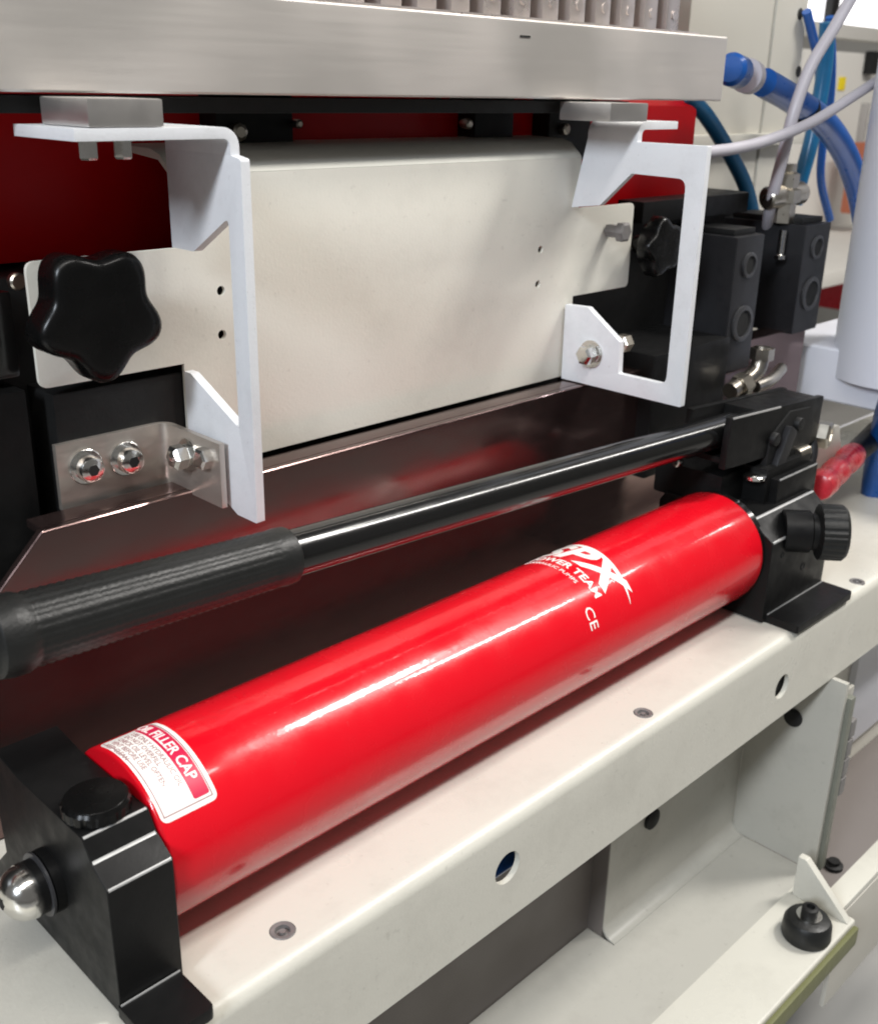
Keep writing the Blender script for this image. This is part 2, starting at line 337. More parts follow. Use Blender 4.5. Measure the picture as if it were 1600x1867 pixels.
boss = finish('bolt_boss', lathe((LX0 + .001, .452, .0475), (-1, 0, 0), [(0, .017), (.006, .017), (.0065, .0145), (.012, .0145), (.0125, .014)], 40), M['black'], pump)
finish('boss_washer', lathe((LX0 - .0060, .452, .0475), (-1, 0, 0), [(0, .0172), (.0012, .0172), (.0013, .0150)], 40), M['ring'], pump, angle=25)
acorn = finish('end_bolt', lathe((LX0 - .0115, .452, .0475), (-1, 0, 0), [(0, .0145), (.0015, .0148), (.004, .0146)] + [(.004 + .0115 * math.sin(R(a)), .0142 * math.cos(R(a))) for a in range(0, 76, 8)] + [(.0153, .0032), (.0132, .0026)], 40), M['chrome'], pump, angle=30)
finish('bolt_socket', lathe((LX0 - .0115 - .0140, .452, .0475), (-1, 0, 0), [(0, .0036), (.0016, .0036)], 6), M['hole'], acorn)
# far pump body
BX0, BX1 = 0.797, 0.905
prof = [(.3895, .0015), (.3895, .0765), (.3995, .0830), (.4105, .0925), (.50, .0925), (.505, .0845), (.505, .0015)]
eb = finish('pump_body', prism(prof, 'x', BX0, BX1, .0013, 3, 12), M['black'], pump, angle=25)
edge_glints(eb, prof, M['edge'], .425)
finish('foot', prism(fillet([(.803, .359), (.9065, .359), (.9065, .43), (.803, .43)], [.002, .005, .001, .001]), 'z', .0002, .0075, .0009), M['black'], pump)
finish('collar', lathe((.7875, AY, AZ), (1, 0, 0), [(0, RR - .006), (.0005, RR - .0012), (.0125, RR - .0012)], 64), M['blackgloss'], pump)
finish('valve_block', join([box(.838, .918, .424, .50, .088, .124, .002), box(.80, .845, .446, .515, .09, .121, .003), box(.862, .915, .432, .49, .1235, .134, .002)]), M['black'], pump)
finish('body_step', box(.846, .9185, .4165, .426, .086, .1145, .0012), M['black'], pump)
for u, v, rr in ((1462, 1032, .0042), (1425, 1012, .003)):
    finish('port_plug', lathe(at(u, v, 'y', .390), (0, -1, 0), [(0, rr), (.0008, rr), (.0009, rr * .7), (-.002, rr * .6)], 20), M['blackmatt'], pump)
pin = at(1372, 885, 'z', .118)
finish('vent_pin', lathe((.832, .4335, .1165), (.0, -.06, 1), [(0, .0105), (.0025, .0105), (.0036, .0090), (.0038, .004)], 28), M['chrome'], pump)
socket_bolt('cap_screw', (.8, .49, .124), (-1, 0, 0), .0045, .006, pump, washer=False)
for (x, y, z) in ((.872, .452, .134), (.897, .47, .134), (.89, .44, .134)):
    socket_bolt('cap_screw', (x, y, z), (0, 0, 1), .0045, .004, pump, m='nickel', washer=False)
# clevis that takes the lever
tilt = math.atan2(.166 - .1935, .775 - .323)
cl = join([box(-.02, .145, -.022, -.0155, -.024, .021, .002), box(-.02, .145, .0155, .022, -.024, .021, .002), box(.03, .14, -.0155, .0155, -.014, .0205, .002), box(-.012, .03, -.0155, .0155, -.0215, -.0165, .001)])
glint = box(-.018, .062, -.0224, -.0213, .0197, .0213, .0003)
for v in glint.verts: v.co = Matrix.Rotation(-tilt, 3, 'Y') @ v.co + Vector((.80, .455, .158))
finish('edge_glint', glint, M['edge'], pump)  # bright strip added as a painted highlight on the clevis top edge
finish('edge_glint', box(.848, .9165, .4160, .4172, .1135, .1149, .0003), M['edge'], pump)  # same kind of painted highlight strip along the body step
for v in cl.verts: v.co = Matrix.Rotation(-tilt, 3, 'Y') @ v.co + Vector((.80, .455, .158))
finish('lever_clevis', cl, M['black'], pump)
finish('lever_yoke', join([prism(fillet([(.845, .108), (.915, .108), (.93, .14), (.92, .165), (.88, .168), (.85, .15)], .006), 'y', .431, .437, .001),
       prism(fillet([(.845, .108), (.915, .108), (.93, .14), (.92, .165), (.88, .168), (.85, .15)], .006), 'y', .473, .479, .001)]), M['blackmatt'], pump)
for (u, v) in ((1408, 800), (1452, 772)):
    socket_bolt('pivot_pin', at(u, v, 'y', .431), (0, -1, 0), .0062, .005, pump, m='blackmatt', washer=False)
for (x, y, z, rr) in ((.846, .430, .1145, .004), (.862, .441, .134, .0055), (.905, .441, .134, .0055)):
    finish('hex_bolt', lathe((x, y, z), (0, 0, 1), [(0, rr * 1.5), (.001, rr * 1.5), (.0011, rr), (.006, rr), (.0068, rr * .8)], 6), M['chrome'], pump, angle=20)
finish('link_arm', prism(fillet([(.852, .118), (.866, .114), (.885, .150), (.872, .158)], .004), 'y', .4245, .4305, .0008), M['valveblack'], pump)
finish('return_spring', join([lathe((.900 + .0022 * i, .4295, .1235), (1, 0, 0), [(0, .0050), (.0011, .0055), (.0014, .0045)], 16) for i in range(9)]), M['nickel'], pump)
finish('oil_pipe', tube([(.92, .44, .10), (.935, .432, .105), (.942, .436, .125), (.935, .45, .145)], .0045), M['valveblack'], pump)
ns = at(1487, 790, 'y', .44)
finish('hex_nut', lathe(ns, (.25, -1, 0), [(-.02, .009), (0, .009), (.0005, .0135), (.012, .0135), (.014, .0115), (.014, .007), (.010, .006)], 6), M['nickel'], pump, angle=20)
sp = [at(u, v, 'y', .462) for u, v in ((1440, 800), (1530, 775), (1535, 850), (1462, 905))]
finish('side_plate', prism(fillet([(p.x, p.z) for p in sp], .003), 'y', .462, .468, .0008), M['tray'], pump)
# release valve knob
ko = at(1448, 968, 'y', .3905); kd = Vector((.62, -.78, .02))
finish('knob_stem', lathe(ko, kd, [(-.01, .0185), (.012, .0185), (.0135, .016), (.020, .016)], 32), M['black'], pump)
finish('release_knob', lathe(Vector(ko) + kd.normalized() * .018, kd, [(0, .016), (.002, .0245), (.021, .0245), (.024, .022), (.0245, .012), (.022, .011)], 96, lambda t, a: 1 - (.06 * (math.sin(24 * t) > 0) if .001 < a < .021 else 0)), M['rubber'], pump, angle=25)
# lever with grip
ha, hb_ = Vector((.178, .455, .1885)), Vector((.79, .455, .1605)); hd = (hb_ - ha)
finish('lever_rod', lathe(ha, hd, [(.05, .0138), (.60, .0138), (.635, .0142), (.64, .0142), (.66, .011)], 48), M['blackgloss'], pump)
def gripf(t, a):
    if a < .006 or a > .148: return 1
    return 1 - .016 * (0.5 + 0.5 * math.cos(26 * t)) ** 3
gp = [(-.012, .0165), (-.010, .0190), (-.004, .0200), (.003, .0198), (.006, .0186)]
for i in range(60):
    a = .008 + i * .0023; gp.append((a, .0184 - .0022 * a / .15 + (.00042 if i % 2 else -.0002)))
gp += [(.150, .0164), (.155, .0170), (.160, .0166), (.162, .0140)]
finish('lever_grip', lathe(ha, hd, gp, 132, gripf), M['rubber'], pump, angle=40)
# ------------------------------------------------------------------ dark polished guide plate behind the pump
gd = thing('guide_plate', 'dark polished steel plate standing upright behind the black pump lever', 'steel plate', (.6, .56, 0))
pl = at(75, 960, 'y', .56)
finish('plate_face', prism([(pl.x - .15, .001), (1.15, .001), (1.15, .1895), (pl.x, .1895), (pl.x - .15, .0395)], 'y', .56, .566, .0018, 3), M['darksteel'], gd, angle=25)
finish('top_flange', box(pl.x + .002, 1.15, .5662, .584, .1845, .1895, .0006), M['darksteel'], gd)
# ------------------------------------------------------------------ cream H shaped cover plate
cv = thing('cover_plate', 'large cream sheet metal cover plate standing between the two white brackets', 'metal panel', (.58, .588, .2))
YP = .588
out = [(.362, .1915), (.757, .1915), (.757, .262), (.838, .262), (.838, .337), (.757, .337), (.757, .3784), (.362, .3784), (.362, .336), (.266, .336), (.266, .2635), (.362, .2635)]
rad = [0, 0, 0, .005, .005, 0, 0, 0, 0, .006, .006, 0]
face = finish('plate_sheet', prism(fillet(out, rad), 'y', YP, YP + .003, .0007), M['plate'], cv)
hl = [at(403, 530, 'y', YP), at(405, 610, 'y', YP), at(985, 455, 'y', YP), at(980, 518, 'y', YP)]
cut(face, [lathe(p + Vector((0, -.02, 0)), (0, 1, 0), [(0, .0031), (.04, .0031)], 20) for p in hl])
fl = []
for i in range(9):
    a = R(90 * i / 8); fl.append((YP + .012 - .012 * math.cos(a), .3785 + .012 * math.sin(a)))
finish('top_lip', prism([(YP, .3785), (YP + .003, .382), (YP + .012, .3895), (YP + .022, .3925), (YP + .06, .3935), (YP + .06, .3905), (YP + .014, .3865), (YP + .003, .3785)], 'x', .3622, .7568, 0), M['plate'], cv)
def knob(p, parent, rot=0, s=1.0):
    p = Vector(p)
    f = lambda t, a: (1 + .125 * math.cos(5 * t + rot)) if a > .018 else 1
    o = finish('star_knob', lathe(p, (0, -1, 0), [(0, .012 * s), (.017 * s, .012 * s), (.0185 * s, .022 * s), (.021 * s, .031 * s), (.026 * s, .034 * s), (.040 * s, .034 * s), (.0435 * s, .033 * s), (.0455 * s, .0305 * s), (.0462 * s, .026 * s), (.0455 * s, .010 * s)], 100, f), M['knob'], parent, angle=60)
    return o
knob((.287, YP, .3105), cv, rot=R(-90) * 5 + R(10))
knob((.848, YP, .300), cv, rot=.4, s=.72)
finish('knob_stud', lathe(at(1128, 422, 'y', .575), (0, -1, 0), [(-.012, .006), (0, .006), (.001, .009), (.007, .009), (.008, .007)], 6), M['dull'], cv, angle=20)
# ------------------------------------------------------------------ white C brackets
def bracket(xw, ys, pts, sign, label, fl_x, fl_y, gx, th=.006):
    o = thing('mounting_bracket', label, 'bracket', (xw, pts[3][0], .2), 'white steel brackets under the stainless beam')
    x0, x1 = xw, xw + th
    finish('bracket_web', prism(pts, 'x', x0, x1, .0006), M['white'], o, angle=30)
    # top flange with a bend
    r = .010; prof = []
    yA, yB = fl_y; ztop = .4085; t = .006
    if sign < 0:
        cxx = x1 - r
        arc = [(cxx + r * math.cos(R(a)), ztop - r + r * math.sin(R(a))) for a in range(0, 91, 15)]
        arc2 = [(cxx + (r - t) * math.cos(R(a)), ztop - r + (r - t) * math.sin(R(a))) for a in range(90, -1, -15)]
        prof = [(x1, .394)] + arc + [(fl_x, ztop), (fl_x, ztop - t)] + arc2 + [(x0, .394)]
    else:
        cxx = x0 + r
        arc = [(cxx - r * math.cos(R(a)), ztop - r + r * math.sin(R(a))) for a in range(0, 91, 15)]
        arc2 = [(cxx - (r - t) * math.cos(R(a)), ztop - r + (r - t) * math.sin(R(a))) for a in range(90, -1, -15)]
        prof = [(x0, .394)] + arc + [(fl_x, ztop), (fl_x, ztop - t)] + arc2 + [(x1, .394)]
    finish('top_flange', prism(prof, 'y', yA, yB, .0004), M['white'], o, angle=30)
    return o
LP = [(.514, .394), (.574, .394), (.576, .338), (.554, .338), (.519, .361), (.519, .242), (.566, .2635), (.573, .2635), (.573, .222), (.552, .196), (.521, .183), (.504, .1825), (.504, .392)]
# left: outer edge runs down the near side
LP = [(.502, .3925), (.502, .1825), (.522, .1825), (.552, .1965), (.572, .2225), (.572, .2635), (.565, .2635), (.516, .2395), (.516, .361), (.553, .3385), (.576, .3385), (.576, .3942), (.512, .3942)]
lb = bracket(.352, None, fillet(LP, [.002, .001, .002, .002, .002, 0, .002, .001, .003, .003, 0, 0, .001]), -1, 'left white C shaped bracket, its top flange bent over the dark red paint', .263, (.511, .576), None)
RP = [(.461, .3935), (.461, .1905), (.586, .1905), (.5865, .2565), (.562, .2575), (.526, .2335), (.525, .2065), (.477, .2065), (.477, .3685), (.528, .3695), (.557, .3425), (.5865, .3385), (.574, .3945), (.525, .3945), (.525, .3935)]
rb = bracket(.745, None, fillet(RP, [.001, .001, .001, 0, .003, .001, .001, .007, .008, .001, .003, 0, .001, 0, .001]), 1, 'right white C shaped bracket with one wide cut-out, beside the valve blocks', .80, (.525, .574), None)
for (u, v) in ((160, 262), (224, 272)):
    p = at(u, v, 'y', .525); p.z = .4025
    b = finish('flange_bolt', lathe(p, (0, 0, -1), [(0, .0062), (.0008, .0062), (.001, .0050), (.0085, .0050), (.0095, .0042)], 6), M['chrome'], lb, angle=20)
def axbolt(p, d, parent, r=.0085, wash=.012):
    b = finish('bracket_bolt', join([lathe(p, d, [(0, wash), (.0015, wash)], 32), lathe(Vector(p) + Vector(d).normalized() * .0015, d, [(0, r * .86), (.002, r * .86), (.003, r), (.010, r), (.012, r * .7), (.0125, r * .2)], 6)]), M['chrome'], parent, angle=20)
    return b
axbolt(at(1078, 645, 'x', .745), (-1, 0, 0), rb)
p = at(1142, 624, 'x', .765); finish('bracket_nut', lathe(p, (-1, 0, 0), [(0, .008), (.009, .008), (.010, .006)], 6), M['nickel'], rb, angle=20)
# ------------------------------------------------------------------ stainless angle clip bolted to the black block
ac = thing('angle_clip', 'small stainless angle clip with two socket screws below the black star knob', 'bracket', (.31, .59, .2))
a0, a1 = at(98, 808, 'y', .588), at(350, 885, 'y', .588)
ri, ro = .006, .010
o1 = [(.3385 + ro * math.sin(R(a)) , .582 + ro * math.cos(R(a))) for a in range(0, 91, 10)]
i1 = [(.3385 + ri * math.sin(R(a)), .582 + ri * math.cos(R(a))) for a in range(90, -1, -10)]
leaf = finish('clip_leaf', prism([(.271, .592)] + o1 + [(.3485, .527), (.3445, .527)] + i1 + [(.271, .588)], 'z', .187, .2285, .0006), M['clip'], ac, angle=40)
cut(leaf, [prism([(.25, .18), (.37, .18), (.37, .1835), (.25, .1915)], 'y', .5, .62, 0), prism([(.25, .232), (.25, .2275), (.37, .2235), (.37, .232)], 'y', .5, .62, 0)] [:0] + [lathe((xx, .57, .2085), (0, 1, 0), [(0, .004), (.04, .004)], 12) for xx in (.2895, .3175)])
for (u, v) in ((155, 850), (228, 835)):
    socket_bolt('clip_screw', at(u, v, 'y', .588), (0, -1, 0), .0082, .011, ac)
axbolt((.3445, .560, .214), (-1, 0, 0), ac, .008, .0105)
finish('lock_nut', lathe((.3445, .540, .217), (-1, 0, 0), [(0, .007), (.006, .007), (.007, .005)], 6), M['chrome'], ac, angle=20)
# ------------------------------------------------------------------ black machine bodies behind
blk = thing('machine_block', 'large black machine block behind the cream tab and stainless clip at left', 'machine body', (.3, .63, .1))
finish('block_face', box(.275, .372, .592, .66, .02, .258, .002), M['blackmatt'], blk)
finish('block_body', box(-.15, .79, .625, .80, .0, .322, .003), M['blackmatt'], blk)
finish('block_step', box(-.1, .262, .598, .64, .02, .262, .002), M['black'], blk)
finish('block_pad', box(.12, .264, .606, .66, .268, .318, .003), M['blackgloss'], blk)
finish('pad_screw', lathe(at(28, 512, 'y', .606), (0, -1, 0), [(0, .005), (.004, .005), (.005, .004)], 20), M['nickel'], blk)
bk2 = thing('machine_block', 'black machine block seen through the cut-out of the right white bracket', 'machine body', (.9, .66, .1))
finish('block_body', box(.80, 1.06, .625, .80, .02, .318, .003), M['blackmatt'], bk2)
finish('block_step', box(.83, .96, .545, .63, .085, .205, .003), M['black'], bk2)
finish('block_ledge', box(.87, 1.06, .60, .63, .315, .335, .002), M['black'], bk2)
tag(finish('press_ram', prism([(.655, .325), (.80, .325), (.80, .43), (.668, .43), (.655, .418)], 'x', -.2, 1.032, .004), M['darkred']), 'deep red painted press ram running behind the cream cover plate', 'machine part')
# fittings in the gap below the beam
gp_ = thing('under_beam_fittings', 'row of black clamps and small steel fittings in the gap under the stainless beam', 'fittings', (.5, .63, .4))
for (u0, u1, y) in ((395, 535, .635), (865, 935, .635), (1000, 1075, .635)):
    a = at(u0, 250, 'y', y); b = at(u1, 250, 'y', y); finish('clamp_block', box(a.x, b.x, y, y + .02, .372, .432, .002), M['blackmatt'], gp_)
for (u, v, r) in ((430, 240, .006), (538, 225, .003), (795, 190, .005), (830, 188, .006), (848, 225, .004), (965, 190, .003), (1025, 235, .005)):
    p = at(u, v, 'y', .633); finish('fitting', lathe(p, (0, -1, 0), [(-.004, r * .8), (0, r), (.005, r), (.006, r * .6)], 8), M['nickel'], gp_, angle=20)
finish('clamp_rail', box(.2, .80, .575, .625, .4135, .4225, .001), M['blackmatt'], gp_)
# ------------------------------------------------------------------ stainless beam and comb
bmz0, bmz1 = .4240, .4775
bmo = thing('stainless_beam', 'thick brushed stainless steel beam across the top carrying a row of upright teeth', 'steel beam', (.5, .53, .42))
finish('beam_bar', box(-.3, .924, .562, .645, bmz0, bmz1, .0030, 3), M['steel'], bmo, angle=40)
for (u0, u1, yy) in ((160, 298, .512), (1112, 1180, .520)):
    a = at(u0, 210, 'y', yy); b = at(u1, 210, 'y', yy)
    finish('spacer_block', box(a.x, b.x, yy, yy + .049, .4088, .4222, .0012), M['block'], bmo)
finish('scratch_mark', box(.642, .653, .5615, .5622, .4655, .4668, 0), M['blackmatt'], bmo)
finish('beam_lip', box(.30, .885, .5675, .600, bmz1 + .0002, bmz1 + .0020, .0006), M['tooth'], bmo)
x = .505
while x < .955:
    bm = join([box(x, x + .0205, .640, .690, .472, .62, .0015), lathe((x + .0118, .6398, .4985), (0, -1, 0), [(0, .0042), (.001, .0042)], 12)])
    finish('tooth', bm, M['tooth'], bmo); x += .0362
finish('comb_back', box(.45, .965, .692, .70, .46, .64, .001), M['blackmatt'], bmo)
# ------------------------------------------------------------------ right side: column, valves, hoses, pole
tw = thing('machine_column', 'tall cream machine column behind the blue hoses at upper right', 'machine column', (1.25, .75, .3))
a = at(1258, 30, 'y', .75).x; s1 = at(1411, 30, 'y', .75).x; b = at(1468, 30, 'y', .75).x
finish('column_face', box(a, s1 - .002, .75, .9, .10, .85, .003), M['tower'], tw)
finish('column_edge', box(s1 + .001, b, .748, .9, .10, .85, .003), M['tower'], tw)
finish('column_shelf', box(a, b + .03, .735, .752, .37, .384, .002), M['tower'], tw)
for (u, v) in ((1458, 25), (1455, 130)):
    finish('column_hole', lathe(at(u, v, 'y', .748), (0, -1, 0), [(-.004, .007), (.0004, .007)], 20), M['hole'], tw)
def valve(x0, x1, y0, y1, z0, z1, label):
    o = thing('valve_block', label, 'valve', ((x0 + x1) / 2, (y0 + y1) / 2, z0), 'black square valve blocks')
    b = finish('valve_body', box(x0, x1, y0, y1, z0, z1, .0025), M['valveblack'], o)
    xm = (x0 + x1) / 2; h = z1 - z0
    for zf, r in ((z0 + h * .79, .0125), (z0 + h * .36, .0185)):
        pr = finish('port', lathe((xm, y0, zf), (0, -1, 0), [(-.001, r), (.0022, r), (.003, r * .85), (.003, r * .74), (-.001, r * .70)], 36), M['ring'], o, angle=25)
        finish('port_bore', lathe((xm, y0 - .0004, zf), (0, -1, 0), [(0, r * .70), (.0012, r * .68)], 24), M['hole'], pr)
    finish('valve_cap', box(x0 + .006, x1 - .006, y0 + .008, y1 - .008, z1 + .0002, z1 + .006, .001), M['blackmatt'], o)
    return o
p1, p2 = at(1345, 436, 'y', .55), at(1395, 690, 'y', .55)
v1 = valve(p1.x, p1.x + .052, .55, .645, .165, .301, 'black square valve block right beside the white bracket, nearer of the two')
q1 = at(1470, 415, 'y', .55)
v2 = valve(q1.x, q1.x + .056, .55, .65, .187, .303, 'black square valve block hanging next to the pale grey pole')
tag(finish('junction_box', box(.97, 1.17, .66, .74, .2, .326, .003), M['black']), 'black box below the cream column, behind the valve blocks', 'box')
ft = thing('hose_fitting', 'nickel push-in fitting above the gap between the two valve blocks', 'fitting', at(1425, 400, 'y', .58))
p = at(1425, 405, 'y', .58)
finish('fitting_body', lathe(p, (0, 0, 1), [(0, .012), (.02, .012), (.021, .016), (.034, .016), (.036, .012), (.050, .012), (.052, .008), (.06, .008)], 6), M['nickel'], ft, angle=20)
finish('fitting_arm', lathe(p + Vector((0, 0, .028)), (1, -.3, .1), [(-.028, .010), (-.026, .012), (.022, .012), (.026, .009)], 20), M['nickel'], ft)
finish('fitting_screw', lathe(p + Vector((-.014, -.01, -.006)), (0, 0, -1), [(0, .004), (.025, .004), (.026, .006), (.03, .006)], 12), M['chrome'], ft)
fb = thing('brass_elbow', 'cluster of brass and steel pipe fittings under the nearer valve block', 'fitting', at(1365, 690, 'y', .53))
p = at(1350, 700, 'y', .53)
finish('elbow', tube([p + Vector((-.02, 0, -.004)), p, p + Vector((.02, -.005, .012)), p + Vector((.026, -.005, .035))], .0085), M['nickel'], fb)
finish('coupling_nut', lathe(p + Vector((.026, -.005, .022)), (0, 0, 1), [(0, .012), (.012, .012)], 6), M['nickel'], fb, angle=20)
finish('coupling_nut', lathe(p + Vector((-.004, 0, -.003)), (1, -.1, .3), [(0, .0125), (.012, .0125)], 6), M['nickel'], fb, angle=20)
finish('pipe_tail', tube([p + Vector((.03, 0, -.008)), p + Vector((.06, 0, -.006)), p + Vector((.10, .01, -.002))], .0065), M['nickel'], fb)
def hose(px, y, r, m, label, name='air_hose', cat='hose', grp=None, n=8):
    pts = [at(u, v, 'y', (y if not isinstance(y, (list, tuple)) else y[i])) for i, (u, v) in enumerate(px)]
    return tag(finish(name, tube(pts, r, n=n), M[m]), label, cat, grp)
hose([(1392, 150), (1440, 178), (1500, 222), (1540, 280), (1565, 350), (1578, 420)], .62, .0148, 'blue', 'thick blue hose leaving the beam end and curving down behind the pole')
el = thing('hose_elbow', 'blue and clear elbow connector at the right end of the stainless beam', 'fitting', at(1345, 130, 'y', .6))
p = at(1338, 128, 'y', .6); q = at(1395, 152, 'y', .62)
finish('elbow_body', lathe(p, (q - p), [(-.012, .012), (-.008, .0155), (.012, .0155), (.014, .0145)], 24), M['blue'], el)
finish('elbow_collar', lathe(p + (q - p) * .35, (q - p), [(0, .0165), (.014, .0165), (.015, .0152)], 24), M['cable'], el)
hose([(1250, 172), (1290, 215), (1335, 290), (1362, 350), (1378, 430)], .66, .0085, 'teal', 'thin blue hose dropping from under the beam to the black junction box')
hose([(1508, 40), (1503, 120), (1490, 200), (1475, 270), (1458, 330), (1448, 372)], .68, .0095, 'teal', 'blue hose running straight down between cream column and pole')
hose([(1470, 20), (1482, 70), (1492, 115), (1494, 160)], .74, .006, 'blue', 'short thin blue hose in front of the bright window')
hose([(1560, -20), (1520, 50), (1478, 120), (1448, 200), (1425, 290), (1405, 370), (1397, 430), (1396, 480)], [.57, .57, .57, .57, .575, .585, .605, .63], .0062, 'cable', 'pale grey cable crossing diagonally down to the valve fitting', 'cable', 'cable')
hose([(1640, 120), (1560, 172), (1480, 222), (1400, 255), (1340, 270), (1280, 278)], .56, .0055, 'cable', 'pale grey cable running sideways from the right bracket past the pole', 'cable', 'cable')
hose([(1394, 590), (1396, 640), (1396, 700), (1400, 740)], .60, .009, 'teal', 'short blue hose going down below the gap between valve blocks', n=6)
hose([(1800, 500), (1690, 610), (1625, 730), (1606, 800), (1594, 860), (1588, 930), (1590, 985)], [.30, .36, .43, .46, .47, .47, .47], .013, 'blue', 'blue hose at the right edge behind the release knob')
hose([(1512, 30), (1516, 110), (1512, 190), (1500, 260), (1496, 330), (1512, 400)], .72, .0055, 'blue', 'thinnest blue hose running down just left of the pole')
pole = thing('pale_pole', 'thick pale grey round pole at the right edge standing on a square base', 'pole', (1.35, .53, .1))
pc = at(1524, 600, 'y', .55)
pr_ = .075
cdir = Vector((pc.x, pc.y, 0)).normalized(); side = Vector((cdir.y, -cdir.x, 0))
pcen = Vector((pc.x, pc.y, 0)) + side * pr_
finish('pole_shaft', lathe((pcen.x, pcen.y, .13), (0, 0, 1), [(0, pr_), (.7, pr_)], 64), M['lilac'], pole)
b0 = at(1400, 615, 'x', 1.18); zt = at(1600, 650, 'x', 1.18).z; zb = at(1600, 752, 'x', 1.18).z
finish('pole_base', box(1.18, 1.55, .36, b0.y, zb, zt, .006, 3), M['lilac'], pole)
tie = at(1468, 200, 'y', .62)
tag(finish('cable_tie', lathe(tie, (.8, .1, -.6), [(-.003, .0162), (.003, .0162), (.0031, .0148)], 24), M['blackmatt']), 'black tie strapped round the thick blue hose near the crossing cables', 'cable tie')
# red handled tool beside the pump
rh = thing('screwdriver', 'red and black handled tool sticking up just right of the pump', 'tool', at(1500, 880, 'y', .43))
p, q = at(1494, 888, 'y', .43), at(1556, 828, 'y', .46)
L_ = (q - p).length
finish('handle_grip', lathe(p, q - p, [(-.004, .008), (-.002, .0125), (.004, .014), (L_ * .16, .0145), (L_ * .2, .0122), (L_ * .34, .0122), (L_ * .38, .0140), (L_ * .5, .0140), (L_ * .54, .0120), (L_ * .7, .0120), (L_ * .74, .0140), (L_ * .92, .0142), (L_, .0125)], 24), M['redplastic'], rh)
q2 = at(1602, 788, 'y', .48)
finish('handle_shank', lathe(q, q2 - q, [(-.004, .011), (.01, .012), ((q2 - q).length, .015)], 20), M['black'], rh)
# ------------------------------------------------------------------ lower machine below the channel
lw = thing('lower_cabinet', 'cream sheet metal enclosure below the channel with a dark recess', 'machine base', (.7, .45, -.3))
XS = at(1108, 1600, 'y', .44).x
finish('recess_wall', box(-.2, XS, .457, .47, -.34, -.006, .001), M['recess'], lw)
rr = .014; arc = [(.44 - rr + rr * math.cos(R(a)), -.300 + rr - rr * math.sin(R(a))) for a in range(0, 91, 9)]
arc2 = [(.4415 - rr + rr * math.cos(R(a)), -.3015 + rr - rr * math.sin(R(a))) for a in range(90, -1, -9)]
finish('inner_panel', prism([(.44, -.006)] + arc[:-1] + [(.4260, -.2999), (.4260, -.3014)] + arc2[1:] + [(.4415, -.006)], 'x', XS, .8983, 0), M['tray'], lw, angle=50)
finish('side_wall', box(.8985, .9045, .346, .4395, -.2995, -.0825, .001), M['tray'], lw)
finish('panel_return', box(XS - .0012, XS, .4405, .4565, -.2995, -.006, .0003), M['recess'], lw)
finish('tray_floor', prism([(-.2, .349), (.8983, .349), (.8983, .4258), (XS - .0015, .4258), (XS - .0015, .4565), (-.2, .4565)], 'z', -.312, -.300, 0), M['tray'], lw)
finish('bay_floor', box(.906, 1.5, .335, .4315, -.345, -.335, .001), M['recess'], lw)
rl = finish('lower_rail', prism(fillet([(.284, -.2955), (.348, -.2955), (.348, -.304), (.289, -.304), (.289, -.33), (.284, -.33)], [.003, 0, 0, 0, 0, 0]), 'x', .2, .86, .0008), M['cream'], lw)
finish('rail_seal', box(.2, .858, .2785, .2838, -.320, -.300, .002), M['green'], lw)
finish('panel_plug', lathe(at(1186, 1492, 'y', .44), (0, -1, 0), [(-.002, .0105), (.003, .0105), (.004, .009)], 24), M['hole'], lw)
finish('panel_plug', lathe(at(1446, 1308, 'x', .8985), (-1, 0, 0), [(-.002, .0095), (.002, .0095), (.003, .008)], 24), M['hole'], lw)
finish('gusset', prism([(.286, -.2953), (.343, -.2953), (.343, -.250), (.335, -.250)], 'x', .848, .856, .0008), M['cream'], lw)
finish('edge_trim', box(.9055, .915, .342, .351, -.2995, -.10, .001), M['trim'], lw)
finish('hinge_knuckle', join([box(.917, .928, .342, .352, -.215 + .022 * i, -.196 + .022 * i, .001) for i in range(4)]), M['dull'], lw)
finish('hinge_leaf', box(.916, .934, .3525, .356, -.2995, -.10, .0006), M['tray'], lw)
bp = thing('rubber_bumper', 'round black rubber bumper with a socket screw on the lower cream rail', 'bumper', (.826, .317, -.295))
bx = at(1468, 1705, 'z', -.2955)
finish('bumper_body', lathe((bx.x, bx.y, -.2954), (0, 0, 1), [(0, .0215), (.003, .0225), (.016, .0215), (.020, .019), (.022, .014)], 40), M['rubber'], bp)
finish('bumper_washer', lathe((bx.x, bx.y, -.2735), (0, 0, 1), [(0, .0115), (.002, .0115)], 32), M['chrome'], bp)
finish('bumper_screw', lathe((bx.x, bx.y, -.2715), (0, 0, 1), [(0, .0075), (.008, .0075), (.009, .006), (.009, .004), (.005, .0035)], 24), M['blackmatt'], bp)
r2 = thing('far_rail', 'pale cream rail continuing beyond the rubber bumper at lower right', 'machine base', (1.1, .3, -.3))
finish('rail_top', prism([(.865, .30), (1.6, .30), (1.6, .322), (.865, .322)], 'z', -.305, -.297, .001), M['cream'], r2)
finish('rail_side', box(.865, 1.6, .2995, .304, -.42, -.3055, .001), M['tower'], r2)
finish('rail_foot', lathe((.965, .352, -.335), (0, 0, 1), [(0, .010), (.004, .010), (.005, .006), (.009, .006)], 24), M['blackmatt'], r2)
tag(finish('grey_cabinet', box(1.30, 2.3, .50, .9, -.75, -.19, .006), M['lilac']), 'pale grey cabinet in the background below the right end of the channel', 'cabinet')
lb_ = thing('side_cabinet', 'grey cabinet side with a paler upper door, just right of the side wall edge', 'cabinet', (1.2, .53, -.3))
a, b = at(1545, 1345, 'y', .432), at(1562, 1210, 'y', .425)
finish('cabinet_side', box(.93, 1.9, .432, .60, -.50, -.02, .002), M['plate'], lb_)
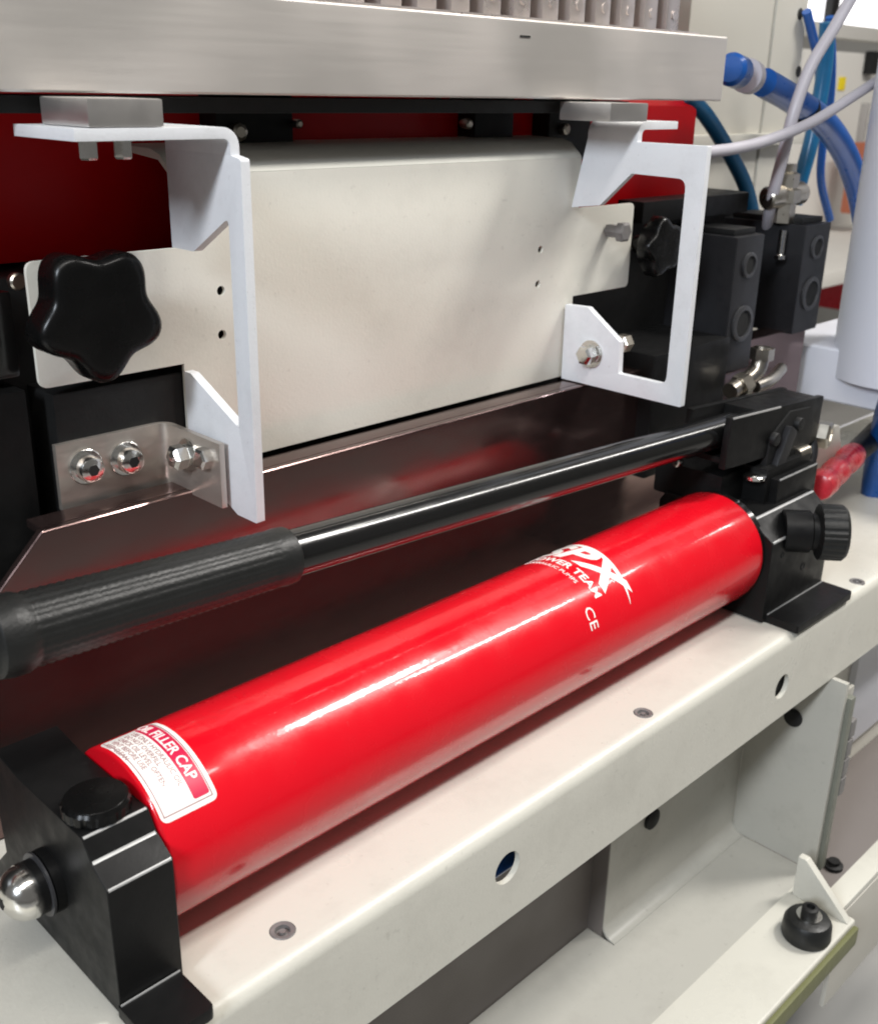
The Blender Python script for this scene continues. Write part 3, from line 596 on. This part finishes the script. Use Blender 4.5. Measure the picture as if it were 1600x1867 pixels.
finish('cabinet_door', box(b.x, 1.9, .423, .4315, a.z, -.02, .002), M['lilac'], lb_)
# ------------------------------------------------------------------ hall behind
structure(finish('floor', box(-8, 14, -8, 10, -.95, -.9, 0), M['floor']))
structure(finish('hall_wall', box(-3, 14, 6.0, 6.2, -.9, 4.5, 0), M['hall']))
structure(finish('hall_wall', box(9.0, 9.2, -8, 6.0, -.9, 4.5, 0), M['hall']))
wd = thing('bright_window', 'bright white window at the top right corner behind the hoses', 'window', at(1540, 40, 'y', 2.6))
a, b = at(1472, -60, 'y', 2.6), at(1640, 72, 'y', 2.6)
finish('pane', box(a.x, b.x, 2.6, 2.62, b.z, a.z, 0), M['window'], wd)
c = at(1514, 0, 'y', 2.58); finish('mullion', box(c.x - .03, c.x + .035, 2.55, 2.59, b.z - .3, a.z, .004), M['blackmatt'], wd)
c = at(1560, 60, 'y', 2.58); finish('sill', box(a.x - .1, b.x + .1, 2.5, 2.59, b.z - .03, b.z + .03, .004), M['hall'], wd)
fm = thing('far_machine', 'cream machine housing in the hall background beside the pole', 'machine', at(1540, 250, 'y', 2.2))
a, b = at(1500, 90, 'y', 2.2), at(1640, 480, 'y', 2.2)
finish('housing', box(a.x - .15, b.x + .2, 2.2, 2.7, b.z, a.z, .02), M['hall'], fm)
c = at(1588, 112, 'y', 2.19); finish('housing_handle', box(c.x - .05, c.x + .03, 2.16, 2.199, c.z - .05, c.z + .04, .008), M['blackmatt'], fm)
c = at(1537, 152, 'y', 2.19); finish('yellow_sticker', box(c.x - .028, c.x + .028, 2.194, 2.1995, c.z - .025, c.z + .025, .002), M['yellow'], fm)
c = at(1572, 215, 'y', 2.19); finish('latch', box(c.x - .015, c.x + .012, 2.17, 2.199, c.z - .11, c.z + .06, .004), M['grey'], fm)
c = at(1555, 300, 'y', 2.1); tag(finish('brown_cover', box(c.x - .06, c.x + .10, 2.0, 2.1, c.z - .19, c.z + .09, .01), M['orange']), 'blurred reddish brown cover behind the thick blue hose', 'cover')
c = at(1530, 520, 'y', 2.4); tag(finish('red_crate', box(c.x - .12, c.x + .2, 2.3, 2.5, c.z - .10, c.z + .09, .02), M['redplastic']), 'blurred red crate in the background right of the hanging valve block', 'crate')
ct = thing('paper_stack', 'blurred stack of white and blue sheets above the red crate', 'papers', at(1530, 450, 'y', 2.4))
for i in range(3):
    c = at(1530, 440 + 16 * i, 'y', 2.4); finish('sheet', box(c.x - .12, c.x + .2, 2.3, 2.5, c.z - .016, c.z + .014, .002), M['ink'] if i != 1 else M['cable'], ct)
tag(finish('work_table', box(2.2, 5.0, 1.6, 2.6, -.15, -.10, .01), M['hall']), 'pale work table in the hall background behind the pole base', 'table')
